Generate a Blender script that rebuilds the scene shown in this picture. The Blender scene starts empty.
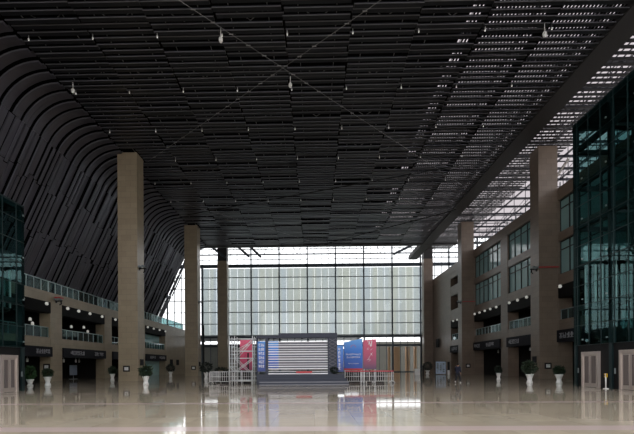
import bpy, math, random
from mathutils import Vector, Matrix
R = math.radians
rnd = random.Random(7)
SC = bpy.context.scene
COL = SC.collection

# ------------------------------------------------------------------ helpers
def lin(c):
    return tuple((v/12.92 if v <= .04045 else ((v+.055)/1.055)**2.4) for v in c)

def rgb(r, g, b):
    return lin((r/255, g/255, b/255)) + (1,)

class MB:
    """collects boxes, tubes and faces; build() links them as one mesh object"""
    def __init__(s):
        s.v = []; s.f = []; s.m = []; s.cur = 0; s.smooth = set()
    def quad(s, pts, smooth=False):
        n = len(s.v); s.v += [tuple(p) for p in pts]
        if smooth: s.smooth.add(len(s.f))
        s.f.append(tuple(range(n, n+len(pts)))); s.m.append(s.cur); return s
    def box(s, x0, x1, y0, y1, z0, z1):
        n = len(s.v)
        s.v += [(x0,y0,z0),(x1,y0,z0),(x1,y1,z0),(x0,y1,z0),(x0,y0,z1),(x1,y0,z1),(x1,y1,z1),(x0,y1,z1)]
        for q in ((3,2,1,0),(4,5,6,7),(0,1,5,4),(1,2,6,5),(2,3,7,6),(3,0,4,7)):
            s.f.append(tuple(n+i for i in q)); s.m.append(s.cur)
        return s
    def bar(s, a, b, w, h=None):
        """square bar from a to b"""
        h = w if h is None else h
        a = Vector(a); b = Vector(b); d = (b-a).normalized()
        up = Vector((0,0,1)) if abs(d.z) < .95 else Vector((0,1,0))
        u = d.cross(up).normalized()*w/2; t = u.cross(d).normalized()*h/2
        n = len(s.v)
        for p in (a, b):
            for q in (u+t, -u+t, -u-t, u-t): s.v.append(tuple(p+q))
        for q in ((0,1,2,3),(7,6,5,4),(4,5,1,0),(5,6,2,1),(6,7,3,2),(7,4,0,3)):
            s.f.append(tuple(n+i for i in q)); s.m.append(s.cur)
        return s
    def tube(s, pts, r, seg=8, closed=False):
        pts = [Vector(p) for p in pts]; rr = r if isinstance(r, (list, tuple)) else [r]*len(pts)
        n = len(s.v); k = len(pts)
        for i, p in enumerate(pts):
            if closed: d = (pts[(i+1) % k]-pts[i-1])
            else: d = pts[min(i+1, k-1)]-pts[max(i-1, 0)]
            d.normalize(); up = Vector((0,0,1)) if abs(d.z) < .9 else Vector((0,1,0))
            u = d.cross(up).normalized(); t = u.cross(d).normalized()
            for j in range(seg):
                a = 2*math.pi*j/seg; s.v.append(tuple(p+(u*math.cos(a)+t*math.sin(a))*rr[i]))
        for i in range(k if closed else k-1):
            for j in range(seg):
                a = n+i*seg+j; b = n+i*seg+(j+1) % seg; i2 = (i+1) % k
                c = n+i2*seg+(j+1) % seg; d = n+i2*seg+j
                s.smooth.add(len(s.f)); s.f.append((a,b,c,d)); s.m.append(s.cur)
        if not closed:
            s.f.append(tuple(n+j for j in range(seg))[::-1]); s.m.append(s.cur)
            s.f.append(tuple(n+(k-1)*seg+j for j in range(seg))); s.m.append(s.cur)
        return s
    def lathe(s, prof, c=(0,0,0), seg=20):
        """prof: list of (r,z)"""
        n = len(s.v); k = len(prof)
        for r, z in prof:
            for j in range(seg):
                a = 2*math.pi*j/seg
                s.v.append((c[0]+r*math.cos(a), c[1]+r*math.sin(a), c[2]+z))
        for i in range(k-1):
            for j in range(seg):
                s.smooth.add(len(s.f))
                s.f.append((n+i*seg+j, n+i*seg+(j+1)%seg, n+(i+1)*seg+(j+1)%seg, n+(i+1)*seg+j)); s.m.append(s.cur)
        s.f.append(tuple(n+j for j in range(seg))[::-1]); s.m.append(s.cur)
        s.f.append(tuple(n+(k-1)*seg+j for j in range(seg))); s.m.append(s.cur)
        return s
    def ball(s, c, r, seg=14, rings=8, sz=1.0):
        prof = [(max(r*math.sin(math.pi*i/rings), r*.02), -r*sz*math.cos(math.pi*i/rings)) for i in range(rings+1)]
        return s.lathe(prof, c, seg)
    def build(s, name, mats, parent=None, loc=(0,0,0)):
        me = bpy.data.meshes.new(name)
        me.from_pydata(s.v, [], s.f); me.update()
        if not isinstance(mats, (list, tuple)): mats = [mats]
        for m in mats: me.materials.append(m)
        for i, p in enumerate(me.polygons):
            p.material_index = s.m[i]; p.use_smooth = i in s.smooth
        o = bpy.data.objects.new(name, me); COL.objects.link(o)
        o.location = loc
        if parent: o.parent = parent
        return o

def tag(o, label=None, cat=None, group=None, kind=None):
    if label: o['label'] = label
    if cat: o['category'] = cat
    if group: o['group'] = group
    if kind: o['kind'] = kind
    return o

def thing(name, label, cat, loc=(0,0,0), rz=0, group=None):
    o = bpy.data.objects.new(name, None); COL.objects.link(o)
    o.location = loc; o.rotation_euler = (0,0,rz); o.empty_display_size = .2
    return tag(o, label, cat, group)

def struct(name, mb, mats, label=None, parent=None):
    o = mb.build(name, mats, parent)
    if parent is None: o['kind'] = 'structure'
    if label: o['label'] = label
    return o

KIDS = {}
def copy_tree(o, loc=None, rz=None, label=None, group=None, parent=None):
    c = o.copy(); COL.objects.link(c)
    if parent: c.parent = parent
    for ch in list(o.children): copy_tree(ch, parent=c)
    if loc is not None: c.location = loc
    if rz is not None: c.rotation_euler = (0,0,rz)
    if label: c['label'] = label
    if group: c['group'] = group
    return c

ORD = ['first','second','third','fourth','fifth','sixth','seventh','eighth','ninth','tenth','eleventh','twelfth','thirteenth']

# ------------------------------------------------------------------ materials
def pmat(name, col, rough=.5, metal=0, spec=.5, emit=None, estr=1):
    m = bpy.data.materials.new(name); m.use_nodes = True
    b = m.node_tree.nodes['Principled BSDF']
    b.inputs['Base Color'].default_value = col
    b.inputs['Roughness'].default_value = rough
    b.inputs['Metallic'].default_value = metal
    b.inputs['Specular IOR Level'].default_value = spec
    if emit:
        b.inputs['Emission Color'].default_value = emit
        b.inputs['Emission Strength'].default_value = estr
    return m

def noisy(name, c1, c2, scale=3, rough=.5, metal=0, spec=.5, detail=4, stretch=(1,1,1)):
    m = pmat(name, c1, rough, metal, spec); nt = m.node_tree; b = nt.nodes['Principled BSDF']
    tc = nt.nodes.new('ShaderNodeTexCoord'); mp = nt.nodes.new('ShaderNodeMapping'); mp.inputs['Scale'].default_value = stretch
    nz = nt.nodes.new('ShaderNodeTexNoise'); nz.inputs['Scale'].default_value = scale; nz.inputs['Detail'].default_value = detail
    mx = nt.nodes.new('ShaderNodeMix'); mx.data_type = 'RGBA'
    mx.inputs['A'].default_value = c1; mx.inputs['B'].default_value = c2
    nt.links.new(tc.outputs['Object'], mp.inputs['Vector']); nt.links.new(mp.outputs['Vector'], nz.inputs['Vector'])
    nt.links.new(nz.outputs['Fac'], mx.inputs['Factor']); nt.links.new(mx.outputs['Result'], b.inputs['Base Color'])
    return m

def tiles(name, c1, c2, mortar, size, rough, rot, spec=.5, msize=.012, bw=1.0, bh=.6):
    """stone cladding: brick texture on Object coordinates, turned by rot so the courses run level"""
    m = pmat(name, c1, rough, 0, spec); nt = m.node_tree; b = nt.nodes['Principled BSDF']
    tc = nt.nodes.new('ShaderNodeTexCoord')
    sep = nt.nodes.new('ShaderNodeSeparateXYZ'); nt.links.new(tc.outputs['Object'], sep.inputs[0])
    cmb = nt.nodes.new('ShaderNodeCombineXYZ')
    if rot == 'wall':
        ad = nt.nodes.new('ShaderNodeMath'); ad.operation = 'ADD'
        nt.links.new(sep.outputs['X'], ad.inputs[0]); nt.links.new(sep.outputs['Y'], ad.inputs[1])
        nt.links.new(ad.outputs[0], cmb.inputs['X']); nt.links.new(sep.outputs['Z'], cmb.inputs['Y'])
    else:
        nt.links.new(sep.outputs['X'], cmb.inputs['X']); nt.links.new(sep.outputs['Y'], cmb.inputs['Y'])
    br = nt.nodes.new('ShaderNodeTexBrick'); br.offset = .5 if rot == 'wall' else 0
    br.inputs['Color1'].default_value = c1; br.inputs['Color2'].default_value = c2; br.inputs['Mortar'].default_value = mortar
    br.inputs['Scale'].default_value = 1; br.inputs['Mortar Size'].default_value = msize
    br.inputs['Brick Width'].default_value = bw; br.inputs['Row Height'].default_value = bh
    nt.links.new(cmb.outputs[0], br.inputs['Vector'])
    nz = nt.nodes.new('ShaderNodeTexNoise'); nz.inputs['Scale'].default_value = .8; nz.inputs['Detail'].default_value = 6
    nt.links.new(tc.outputs['Object'], nz.inputs['Vector'])
    mr = nt.nodes.new('ShaderNodeMapRange'); mr.inputs['To Min'].default_value = .82; mr.inputs['To Max'].default_value = 1.18
    nt.links.new(nz.outputs['Fac'], mr.inputs['Value'])
    mx = nt.nodes.new('ShaderNodeMix'); mx.data_type = 'RGBA'; mx.blend_type = 'MULTIPLY'; mx.inputs['Factor'].default_value = 1
    nt.links.new(br.outputs['Color'], mx.inputs['A']); nt.links.new(mr.outputs['Result'], mx.inputs['B'])
    nt.links.new(mx.outputs['Result'], b.inputs['Base Color'])
    return m, mx, sep, b

def glassmat(name, tint, refl=.05, rough=.0, gcol=(.9,.97,.97,1)):
    m = bpy.data.materials.new(name); m.use_nodes = True; nt = m.node_tree
    for n in list(nt.nodes): nt.nodes.remove(n)
    out = nt.nodes.new('ShaderNodeOutputMaterial'); mix = nt.nodes.new('ShaderNodeMixShader')
    tr = nt.nodes.new('ShaderNodeBsdfTransparent'); tr.inputs[0].default_value = tint
    gl = nt.nodes.new('ShaderNodeBsdfGlossy'); gl.inputs['Color'].default_value = gcol; gl.inputs['Roughness'].default_value = rough
    ge = nt.nodes.new('ShaderNodeNewGeometry'); dt = nt.nodes.new('ShaderNodeVectorMath'); dt.operation = 'DOT_PRODUCT'
    nt.links.new(ge.outputs['Incoming'], dt.inputs[0]); nt.links.new(ge.outputs['Normal'], dt.inputs[1])
    def mth(op, a, b=None):
        q = nt.nodes.new('ShaderNodeMath'); q.operation = op
        for i_, v_ in enumerate((a, b)):
            if v_ is None: continue
            if isinstance(v_, (int, float)): q.inputs[i_].default_value = v_
            else: nt.links.new(v_, q.inputs[i_])
        return q.outputs[0]
    ab = mth('ABSOLUTE', dt.outputs['Value']); om = mth('SUBTRACT', 1.0, ab); p5 = mth('POWER', om, 5.0)
    fr = mth('ADD', mth('MULTIPLY', p5, .9), refl)
    nt.links.new(fr, mix.inputs[0]); nt.links.new(tr.outputs[0], mix.inputs[1]); nt.links.new(gl.outputs[0], mix.inputs[2])
    nt.links.new(mix.outputs[0], out.inputs[0])
    return m

M = {}
M['stone'], *_ = tiles('tan granite cladding', rgb(150,136,114), rgb(142,128,107), rgb(124,111,93), 1, .32, 'wall', bw=1.1, bh=.62)
M['stone_r'], *_ = tiles('shaded tan granite cladding', rgb(122,107,94), rgb(114,100,88), rgb(96,84,74), 1, .35, 'wall', bw=1.1, bh=.62)  # darker copy of the stone: weaker light on the right put into colour
M['floor'], fmx, fsep, fb = tiles('polished granite floor', rgb(188,177,156), rgb(172,161,142), rgb(164,153,134), 1, .06, 'floor', .34, msize=.008, bw=1.2, bh=1.2)
def floor_stripes():
    nt = M['floor'].node_tree
    # lighter granite bands run across the hall
    last = None
    for y0, w in ((38.0,.34),(31.6,.2),(25.1,.3),(18.2,.3),(10.75,.38)):
        sb = nt.nodes.new('ShaderNodeMath'); sb.operation = 'SUBTRACT'; nt.links.new(fsep.outputs['Y'], sb.inputs[0]); sb.inputs[1].default_value = y0
        ab = nt.nodes.new('ShaderNodeMath'); ab.operation = 'ABSOLUTE'; nt.links.new(sb.outputs[0], ab.inputs[0])
        lt = nt.nodes.new('ShaderNodeMath'); lt.operation = 'LESS_THAN'; nt.links.new(ab.outputs[0], lt.inputs[0]); lt.inputs[1].default_value = w
        if last is None: last = lt
        else:
            mxx = nt.nodes.new('ShaderNodeMath'); mxx.operation = 'MAXIMUM'
            nt.links.new(last.outputs[0], mxx.inputs[0]); nt.links.new(lt.outputs[0], mxx.inputs[1]); last = mxx
    mx = nt.nodes.new('ShaderNodeMix'); mx.data_type = 'RGBA'; mx.inputs['B'].default_value = rgb(196,178,172)
    nt.links.new(last.outputs[0], mx.inputs['Factor']); nt.links.new(fmx.outputs['Result'], mx.inputs['A'])
    nt.links.new(mx.outputs['Result'], fb.inputs['Base Color'])
    rr = nt.nodes.new('ShaderNodeMapRange'); rr.inputs['To Min'].default_value = .055; rr.inputs['To Max'].default_value = .14
    nt.links.new(last.outputs[0], rr.inputs['Value']); nt.links.new(rr.outputs['Result'], fb.inputs['Roughness'])
floor_stripes()
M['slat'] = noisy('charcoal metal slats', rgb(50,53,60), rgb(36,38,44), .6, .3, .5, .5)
M['slat_edge'] = pmat('edge-lit slat lip', rgb(118,118,126), .35, .4)  # pale metal lip; its tone also paints light caught along the slat edges
M['slat_dark'] = pmat('matt black roof void', rgb(16,16,17), .9, 0, .1)
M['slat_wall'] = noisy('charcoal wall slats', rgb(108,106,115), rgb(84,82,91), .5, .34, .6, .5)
M['soffit'] = pmat('dark soffit panel', rgb(40,38,37), .6)
M['black'] = pmat('matt black', rgb(18,18,19), .6, 0, .3)
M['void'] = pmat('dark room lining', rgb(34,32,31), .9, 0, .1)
M['fascia'] = pmat('black fascia board', rgb(15,15,16), .7, 0, .15)
M['sign'] = pmat('charcoal sign board', rgb(25,25,32), .7, 0, .2)
M['letter'] = pmat('white letters', rgb(220,220,222), .5)
M['sign_letter'] = pmat('grey sign characters', rgb(150,150,156), .5)
M['white'] = pmat('white gloss', rgb(228,228,226), .35)
M['globe'] = pmat('white globe glass', rgb(240,238,230), .25, emit=(1,.97,.9,1), estr=.08)
M['spot'] = pmat('lit spotlight lens', rgb(240,240,235), .3, emit=(1,.98,.92,1), estr=.25)
M['steel'] = noisy('brushed stainless steel', rgb(204,193,186), rgb(186,175,168), 2, .3, .5, .5, stretch=(12,12,.3))
M['inset'] = pmat('dark reflection inset', rgb(112,104,102), .15)  # darker grey paints the dark reflections in the steel door leaves
M['frame'] = pmat('dark teal steel', rgb(24,42,44), .4, .2)
M['mullion'] = pmat('dark grey mullion', rgb(58,68,76), .45, .2)
M['mull_light'] = pmat('pale grey transom', rgb(120,128,130), .5)
M['glass'] = glassmat('clear glazing', (.93,.96,.96,1), .05)
M['teal_glass'] = glassmat('teal tower glass', (.40,.58,.58,1), .05, 0, (.36,.62,.62,1))
M['rail_glass'] = glassmat('green edge rail glass', (.40,.56,.56,1), .04)
M['window'] = noisy('teal glazing with drawn blinds', rgb(150,186,186), rgb(120,160,162), .35, .08, 0, .6)
M['rail'] = pmat('satin handrail', rgb(150,165,165), .3, .6)
M['scaff'] = pmat('galvanised scaffold tube', rgb(214,218,220), .35, .2)
M['barrier'] = pmat('white painted steel barrier', rgb(214,214,214), .35)
M['red'] = pmat('red sleeve', rgb(176,38,46), .5)
M['redribbon'] = pmat('red ribbon', rgb(178,66,78), .6)
M['stage'] = noisy('dark slate blue stage cloth', rgb(58,62,74), rgb(50,54,66), 1.2, .75)
M['stage_top'] = pmat('grey stage edge', rgb(120,122,130), .5)
M['led'] = noisy('grey led backing', rgb(104,104,112), rgb(90,90,98), .8, .5)
M['ledbar'] = pmat('white led bar', rgb(226,226,230), .4)
M['blue'] = None
M['leaf'] = noisy('green leaves', rgb(44,62,40), rgb(26,42,26), 6, .5)
M['leaf_dark'] = noisy('dark green leaves', rgb(26,38,28), rgb(16,26,18), 6, .5)
M['leaf_bright'] = noisy('bright green leaves', rgb(44,84,38), rgb(24,50,22), 6, .5)
M['bark'] = pmat('brown stem', rgb(74,56,40), .8)
M['soil'] = pmat('soil', rgb(44,34,26), .9)
M['yellow'] = pmat('yellow plastic', rgb(226,182,40), .4)
M['navy'] = pmat('navy cloth', rgb(22,25,45), .85)
M['trouser'] = pmat('black cloth', rgb(24,25,32), .85)
M['skin'] = pmat('skin', rgb(196,152,126), .55)
M['hair'] = pmat('black hair', rgb(18,16,16), .5)
M['out_wall'] = noisy('pale outdoor render', rgb(150,148,140), rgb(132,132,126), .3, .8)
M['paving'] = noisy('pale outdoor paving', rgb(168,166,162), rgb(150,148,144), .4, .8)
M['orange_stone'] = noisy('warm tan portal stone', rgb(214,176,140), rgb(196,156,120), .6, .6)
M['cable'] = pmat('grey cable', rgb(150,150,152), .4, .3)

def gradient(name, stops, axis='Z', rough=.45):
    """printed poster: colour runs along the sheet (Generated coordinates)"""
    m = pmat(name, (1,1,1,1), rough); nt = m.node_tree; b = nt.nodes['Principled BSDF']
    tc = nt.nodes.new('ShaderNodeTexCoord'); sp = nt.nodes.new('ShaderNodeSeparateXYZ'); nt.links.new(tc.outputs['Generated'], sp.inputs[0])
    cr = nt.nodes.new('ShaderNodeValToRGB'); e = cr.color_ramp.elements
    e[0].position, e[0].color = stops[0]; e[1].position, e[1].color = stops[-1]
    for p, c in stops[1:-1]:
        q = e.new(p); q.color = c
    nt.links.new(sp.outputs[axis], cr.inputs[0]); nt.links.new(cr.outputs[0], b.inputs['Base Color'])
    return m
M['blue'] = gradient('blue printed poster', [(0,rgb(34,66,156)),(.6,rgb(36,112,204)),(1,rgb(96,160,222))])
M['blue_side'] = gradient('deep blue printed panel', [(0,rgb(44,58,120)),(.5,rgb(52,96,178)),(1,rgb(70,130,200))])
M['pink'] = gradient('crimson printed banner', [(0,rgb(150,58,96)),(.4,rgb(214,70,108)),(1,rgb(224,92,124))])
M['maroon'] = gradient('rose printed banner', [(0,rgb(92,66,96)),(.4,rgb(172,70,104)),(1,rgb(206,86,116))])

def blindmat():
    m = bpy.data.materials.new('translucent roller blind'); m.use_nodes = True; nt = m.node_tree
    for n in list(nt.nodes): nt.nodes.remove(n)
    out = nt.nodes.new('ShaderNodeOutputMaterial'); mix = nt.nodes.new('ShaderNodeMixShader'); mix.inputs[0].default_value = .62
    df = nt.nodes.new('ShaderNodeBsdfDiffuse'); tl = nt.nodes.new('ShaderNodeBsdfTranslucent')
    tc = nt.nodes.new('ShaderNodeTexCoord'); mp = nt.nodes.new('ShaderNodeMapping'); mp.inputs['Scale'].default_value = (.32,1,.012)
    nz = nt.nodes.new('ShaderNodeTexNoise'); nz.inputs['Scale'].default_value = 1.7; nz.inputs['Detail'].default_value = 2
    cr = nt.nodes.new('ShaderNodeValToRGB'); e = cr.color_ramp.elements
    e[0].position = .35; e[0].color = rgb(176,186,190); e[1].position = .65; e[1].color = rgb(182,187,178)
    nt.links.new(tc.outputs['Object'], mp.inputs[0]); nt.links.new(mp.outputs[0], nz.inputs['Vector']); nt.links.new(nz.outputs['Fac'], cr.inputs[0])
    nt.links.new(cr.outputs[0], df.inputs[0]); nt.links.new(cr.outputs[0], tl.inputs[0])
    nt.links.new(df.outputs[0], mix.inputs[1]); nt.links.new(tl.outputs[0], mix.inputs[2]); nt.links.new(mix.outputs[0], out.inputs[0])
    return m
M['blind'] = blindmat()
def frosted():
    m = bpy.data.materials.new('frosted skylight sheet'); m.use_nodes = True; nt = m.node_tree
    for n in list(nt.nodes): nt.nodes.remove(n)
    out = nt.nodes.new('ShaderNodeOutputMaterial'); tl = nt.nodes.new('ShaderNodeBsdfTranslucent'); tl.inputs[0].default_value = (.27,.25,.255,1)
    nt.links.new(tl.outputs[0], out.inputs[0]); return m
M['frosted'] = frosted()

# ------------------------------------------------------------------ measures
XL, XR = -30.3, 27.49            # hall faces of the left and right galleries
YB = 106.0                       # end glass wall
ZC = 26.2                        # underside of the slatted ceiling
LX0, LX1 = -22.43, -20.19        # left columns
RX0, RX1 = 25.32, 27.44          # right columns
CY = (47.7, 72.47, 97.24); CD = 1.87
PIL = (10.6, 22.95, 35.3, 47.7, 60.1, 72.47, 84.9); PW = 2.2

# ------------------------------------------------------------------ floor, outside ground
struct('floor', MB().box(-46, 46, -12, YB, -.3, 0), M['floor'], 'polished tan granite hall floor with pale bands across')
struct('ground', MB().box(-120, 120, -120, 260, -.6, -.32), M['paving'], 'pale paving outside the hall')

# ------------------------------------------------------------------ slatted ceiling
PX = 4.82; X0 = -2.05
bounds = [X0+PX*k for k in range(-4, 6)]           # panel edges
edges = [-21.8] + [b for b in bounds if -21 < b < 21] + [22.0]
mb = MB()
pitch = .64
rows = int((86.3-17)/pitch)
hsh = random.Random(11)
for k in range(len(edges)-1):
    xa, xb = edges[k], edges[k+1]
    yo = hsh.uniform(0, pitch)
    level = 0
    run = 0
    for i in range(rows):
        if run <= 0:
            level = hsh.choice((-.06,-.02,.02,.06,.14)); run = hsh.randint(1, 2)
        run -= 1
        y = 17+i*pitch+yo*.6
        if y > 86.3: continue
        sh = hsh.choice((-.07,0,0,.07))
        t = max(0, min(1, (xa-9)/10))
        w = .40-.02*t; h = .11-.06*t
        z = ZC+.1+level*(1-.92*t)
        xl = xa+.03+(sh if k else 0); xr = xb-.03+(sh if k < len(edges)-2 else 0)
        segs = [(xl, xr)]
        if any(cy0-.5 < y < cy0+2.2 for cy0 in CY) and xl < LX1+.06: segs = [(LX1+.06, xr)] if xr > LX1+.1 else []
        for xl, xr in segs:
            mb.cur = 0; mb.box(xl, xr, y, y+w, z, z+h)
            mb.cur = 1; mb.box(xl, xr, y-.02, y+.03, z-.035, z+.015)
        mb.cur = 0
        # thin hanger clips on some slats
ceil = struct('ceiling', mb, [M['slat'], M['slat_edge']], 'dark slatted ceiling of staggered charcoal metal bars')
# open slats beyond the right column line, with light behind
mb = MB()
for i in range(rows+6):
    y = 17+i*pitch
    mb.box(24.1, 28.9, y, y+.34, ZC+.1, ZC+.16)
for x in [24.1+.62*i for i in range(8)]:
    mb.box(x, x+.07, 17, 90, ZC+.42, ZC+.5)
mb.build('side_slats', M['slat'], ceil)
# ribs above the slats (they chop the light into dashes)
mb = MB()
mb.box(-24, 11.5, 17, 86.3, ZC+1.1, ZC+1.2)  # added opaque sheet, stops skylight showing between the slats on this side
x = 11.5
while x < 22:
    mb.box(x, x+.15, 17, 86.3, ZC+.5, ZC+.56); x += .26
for b in edges[1:-1]:
    mb.box(b-.35, b+.35, 17, 86.3, ZC+.46, ZC+.62)
mb.build('ceiling_ribs_and_light_block', M['slat_dark'], ceil)
mb = MB()
for xa, xb in zip(edges[:-1], edges[1:]):
    for f_ in (.22, .78):
        xx = xa+(xb-xa)*f_; mb.box(xx-.02, xx+.02, 17, 86.3, ZC+.34, ZC+.4)
    for i in range(1, 12):
        y = 18+i*5.9
        mb.bar((xa+(xb-xa)*.3, y, ZC+.7), (xa+(xb-xa)*.5, y+.5, ZC+.45), .04); mb.bar((xa+(xb-xa)*.7, y, ZC+.7), (xa+(xb-xa)*.5, y+.5, ZC+.45), .04)
mb.build('carrier_rails', M['cable'], ceil)
# solid soffit over the right column line, and edge beam at the far end of the slats
mb = MB(); mb.box(22.0, 23.95, 15, 98, ZC-.02, ZC+.9)
struct('ceiling_beam', mb, M['soffit'], 'dark solid ceiling strip over the right column line')
mb = MB(); mb.box(-26, 29, 85.5, 86.6, ZC-.06, ZC+1.15)
struct('ceiling_edge', mb, M['soffit'], 'dark end edge of the slatted ceiling')
# opaque roof above, up to the skylight strip
mb = MB(); mb.box(-46, 14, 16.4, YB+1, 33.4, 33.8); mb.box(-46, 24, 14, 17, ZC+.4, ZC+.8); mb.box(-46,-30,14,86,26.8,27.1)
roof = struct('roof', mb, M['slat_dark'], 'black roof above the ceiling slats')
# open roof steel under the skylight
mb = MB()
for y in [16+4.0*i for i in range(23)]:
    mb.bar((14, y, 33), (44, y, 33), .25, .35)
    mb.bar((24, y, 28.4), (44, y, 28.4), .12)
    for j in range(5):
        xa = 24+4*j
        mb.bar((xa, y, 28.4), (xa, y, 33), .08)
        if j % 2: mb.bar((xa, y, 28.4), (xa+4, y, 33), .08)
for x in (14, 20, 26, 30, 34, 38, 42):
    mb.bar((x, 12, 33.2), (x, YB, 33.2), .22)
mb.build('skylight_frame', M['slat'], roof)
MB().quad([(14,14,33.6),(46,14,33.6),(46,YB,33.6),(14,YB,33.6)]).build('frosted_skylight', M['frosted'], roof)
mb = MB()
for y in [14+2.0*i for i in range(47)]: mb.box(42.9, 43.1, y-.06, y+.06, 20.6, 33.4)
for z in (22.5,24.5,26.5,28.5,30.5,32.5): mb.box(42.9, 43.1, 14, YB, z-.06, z+.06)
struct('window_10', mb, M['mull_light'], 'gridded side glazing high above the right galleries')

# ------------------------------------------------------------------ curved slat wall on the left
a65 = R(65); Rf = 4.5; corner = Vector((-24.7, ZC)); tl = Rf*math.tan(a65/2)
cen = Vector((corner.x+tl, ZC-Rf))
prof = []
for i in range(9):
    t = math.pi/2+a65*i/8
    prof.append(Vector((cen.x+Rf*math.cos(t), cen.y+Rf*math.sin(t))))
dirw = Vector((-math.cos(a65), -math.sin(a65)))
p = prof[-1]
Lw = (p.y-10.3)/math.sin(a65)
mb = MB()
def slat_run(pts, y, w, h, lift, lip=True):
    if lip:
        mb.cur = 1; slat_run(pts, y-.02, .05, .06, lift-.035, False); mb.cur = 0
    n = len(mb.v)
    for i, q in enumerate(pts):
        d = (pts[min(i+1,len(pts)-1)]-pts[max(i-1,0)]).normalized(); nr = Vector((-d.y, d.x))  # faces the hall (right/down)
        a = q-nr*lift if False else q+nr*lift
        b = a-nr*h
        for yy, pp in ((y,a),(y+w,a),(y+w,b),(y,b)): mb.v.append((pp.x, yy, pp.y))
    for i in range(len(pts)-1):
        for j in range(4):
            mb.f.append((n+i*4+j, n+i*4+(j+1)%4, n+(i+1)*4+(j+1)%4, n+(i+1)*4+j)); mb.m.append(mb.cur)
    mb.f.append((n,n+1,n+2,n+3)); mb.m.append(mb.cur)
    k = n+(len(pts)-1)*4; mb.f.append((k+3,k+2,k+1,k)); mb.m.append(mb.cur)
h2 = random.Random(5)
for i in range(rows):
    y = 17+i*pitch
    cuts = [0, h2.uniform(3.2,4.4), h2.uniform(8,9.2), Lw]
    # bend piece, then straight pieces with their own stand-off
    lift = (-.02,.2)[i % 2]+h2.choice((0,.05))
    slat_run(prof, y+.05, .42, .16, lift)
    for a, b in zip(cuts[:-1], cuts[1:]):
        k2 = (i+(h2.random() < .25)) % 2; l = (-.06,.2)[k2]+h2.choice((0,.06,.12)); w = (.46,.24)[k2]+h2.choice((0,.06))
        slat_run([p+dirw*(a+.04), p+dirw*(b-.04)], y+h2.uniform(0,.1), w, .16, l)
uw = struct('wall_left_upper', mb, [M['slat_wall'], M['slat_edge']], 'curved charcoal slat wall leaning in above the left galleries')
mb = MB()
back = [q+Vector((-.9*math.sin(a65)*.9,.5)) for q in prof[::2]]
bw = [Vector((-20.5,ZC+1.0))]+back+[p+dirw*Lw+Vector((-.9,.4))]
for a, b in zip(bw[:-1], bw[1:]):
    mb.quad([(a.x,15,a.y),(b.x,15,b.y),(b.x,86.3,b.y),(a.x,86.3,a.y)])
mb.build('backing_sheet', M['slat_dark'], uw)

# ------------------------------------------------------------------ columns
colm = MB().box(LX0, LX1, 0, CD, 0, ZC)
def column(x0, x1, y, mat, label):
    t = thing('column', label, 'column', ((x0+x1)/2, y+CD/2, 0)); t['kind'] = 'thing'
    w = (x1-x0)/2; d = CD/2
    MB().box(-w, w, -d, d, 0, ZC).build('shaft', mat, t)
    MB().box(-w-.03, w+.03, -d-.03, d+.03, 0, .18).build('base', mat, t)
    if y > 90: MB().box(-w+.05, w-.05, -d+.05, d-.05, ZC, ZC+4.5).build('capital', M['soffit'], t)
    return t
for i, (y, nm) in enumerate(zip(CY, ('nearest','middle','farthest'))):
    c = column(LX0, LX1, y, M['stone'], 'tall square tan stone column, %s of the left row' % nm)
    d = column(RX0, RX1, y, M['stone_r'], 'tall square tan stone column in a shaded tone, %s of the right row' % nm)

# ------------------------------------------------------------------ galleries (left and right)
def glyphs(mb, u0, u1, z0, z1, n, put, seed=1, gap=.18):
    """n square characters made of strokes, put(u, z) -> 3d corner box"""
    r = random.Random(seed); w = (u1-u0)/n
    for i in range(n):
        a = u0+i*w+w*gap/2; b = u0+(i+1)*w-w*gap/2; t = (b-a)*.16; hh = z1-z0
        for k in sorted(r.sample((0,.22,.42,.62,.84), 3)): put(mb, a+(b-a)*r.choice((0,.1)), b, z0+hh*k, z0+hh*k+hh*.13)
        for k in r.sample((.0,.3,.55,.84), 2): put(mb, a+(b-a)*k, a+(b-a)*k+t, z0+hh*r.choice((0,.2)), z1)

class Gal:
    pass
L = Gal(); L.s = -1; L.x = XL; L.name = 'left'; L.stone = M['stone']
L.spand = (3.97, 5.05); L.sign = (2.85, 3.97); L.rail = (5.05, 6.25); L.fas = (7.85, 9.1); L.slab2 = (9.1, 10.25); L.pd = 1.25
Rr = Gal(); Rr.s = 1; Rr.x = XR; Rr.name = 'right'; Rr.stone = M['stone_r']
Rr.spand = (5.45, 6.62); Rr.sign = (4.12, 5.45); Rr.rail = (6.62, 7.78); Rr.fas = (9.05, 10.45); Rr.slab2 = (10.45, 11.7); Rr.pd = 1.5

def gbox(mb, g, d0, d1, y0, y1, z0, z1):
    """box measured by depth behind the gallery face (negative = into the hall)"""
    xa, xb = g.x+g.s*d0, g.x+g.s*d1
    return mb.box(min(xa,xb), max(xa,xb), y0, y1, z0, z1)

bays = [(PIL[i]+PW, PIL[i+1]) for i in range(len(PIL)-1)]       # 6 bays: index 2.. are seen
BN = {1:'behind the glass lift tower', 2:'just before the nearest column', 3:'just past the nearest column', 4:'just before the second column' , 5:'just past the second column'}
BN = {1:'first bay', 2:'second bay', 3:'third bay', 4:'fourth bay', 5:'fifth bay'}
def place(side, i):
    if side == 'right':
        return {1:'behind the right lift tower', 2:'before the nearest right column', 3:'past the nearest right column',
                4:'before the middle right column', 5:'past the middle right column'}[i]
    return {1:'behind the left lift tower', 2:'beside the left lift tower', 3:'before the nearest left column',
                4:'behind the nearest left column', 5:'past the nearest left column'}[i]

def put_wall(g, off):
    def f(mb, a, b, z0, z1):
        # a..b run along the reading direction (towards far end on the left side, towards camera on the right)
        if g.s < 0: gbox(mb, g, off-.04, off, a, b, z0, z1)
        else: gbox(mb, g, off-.04, off, -b, -a, z0, z1)
    return f

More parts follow.
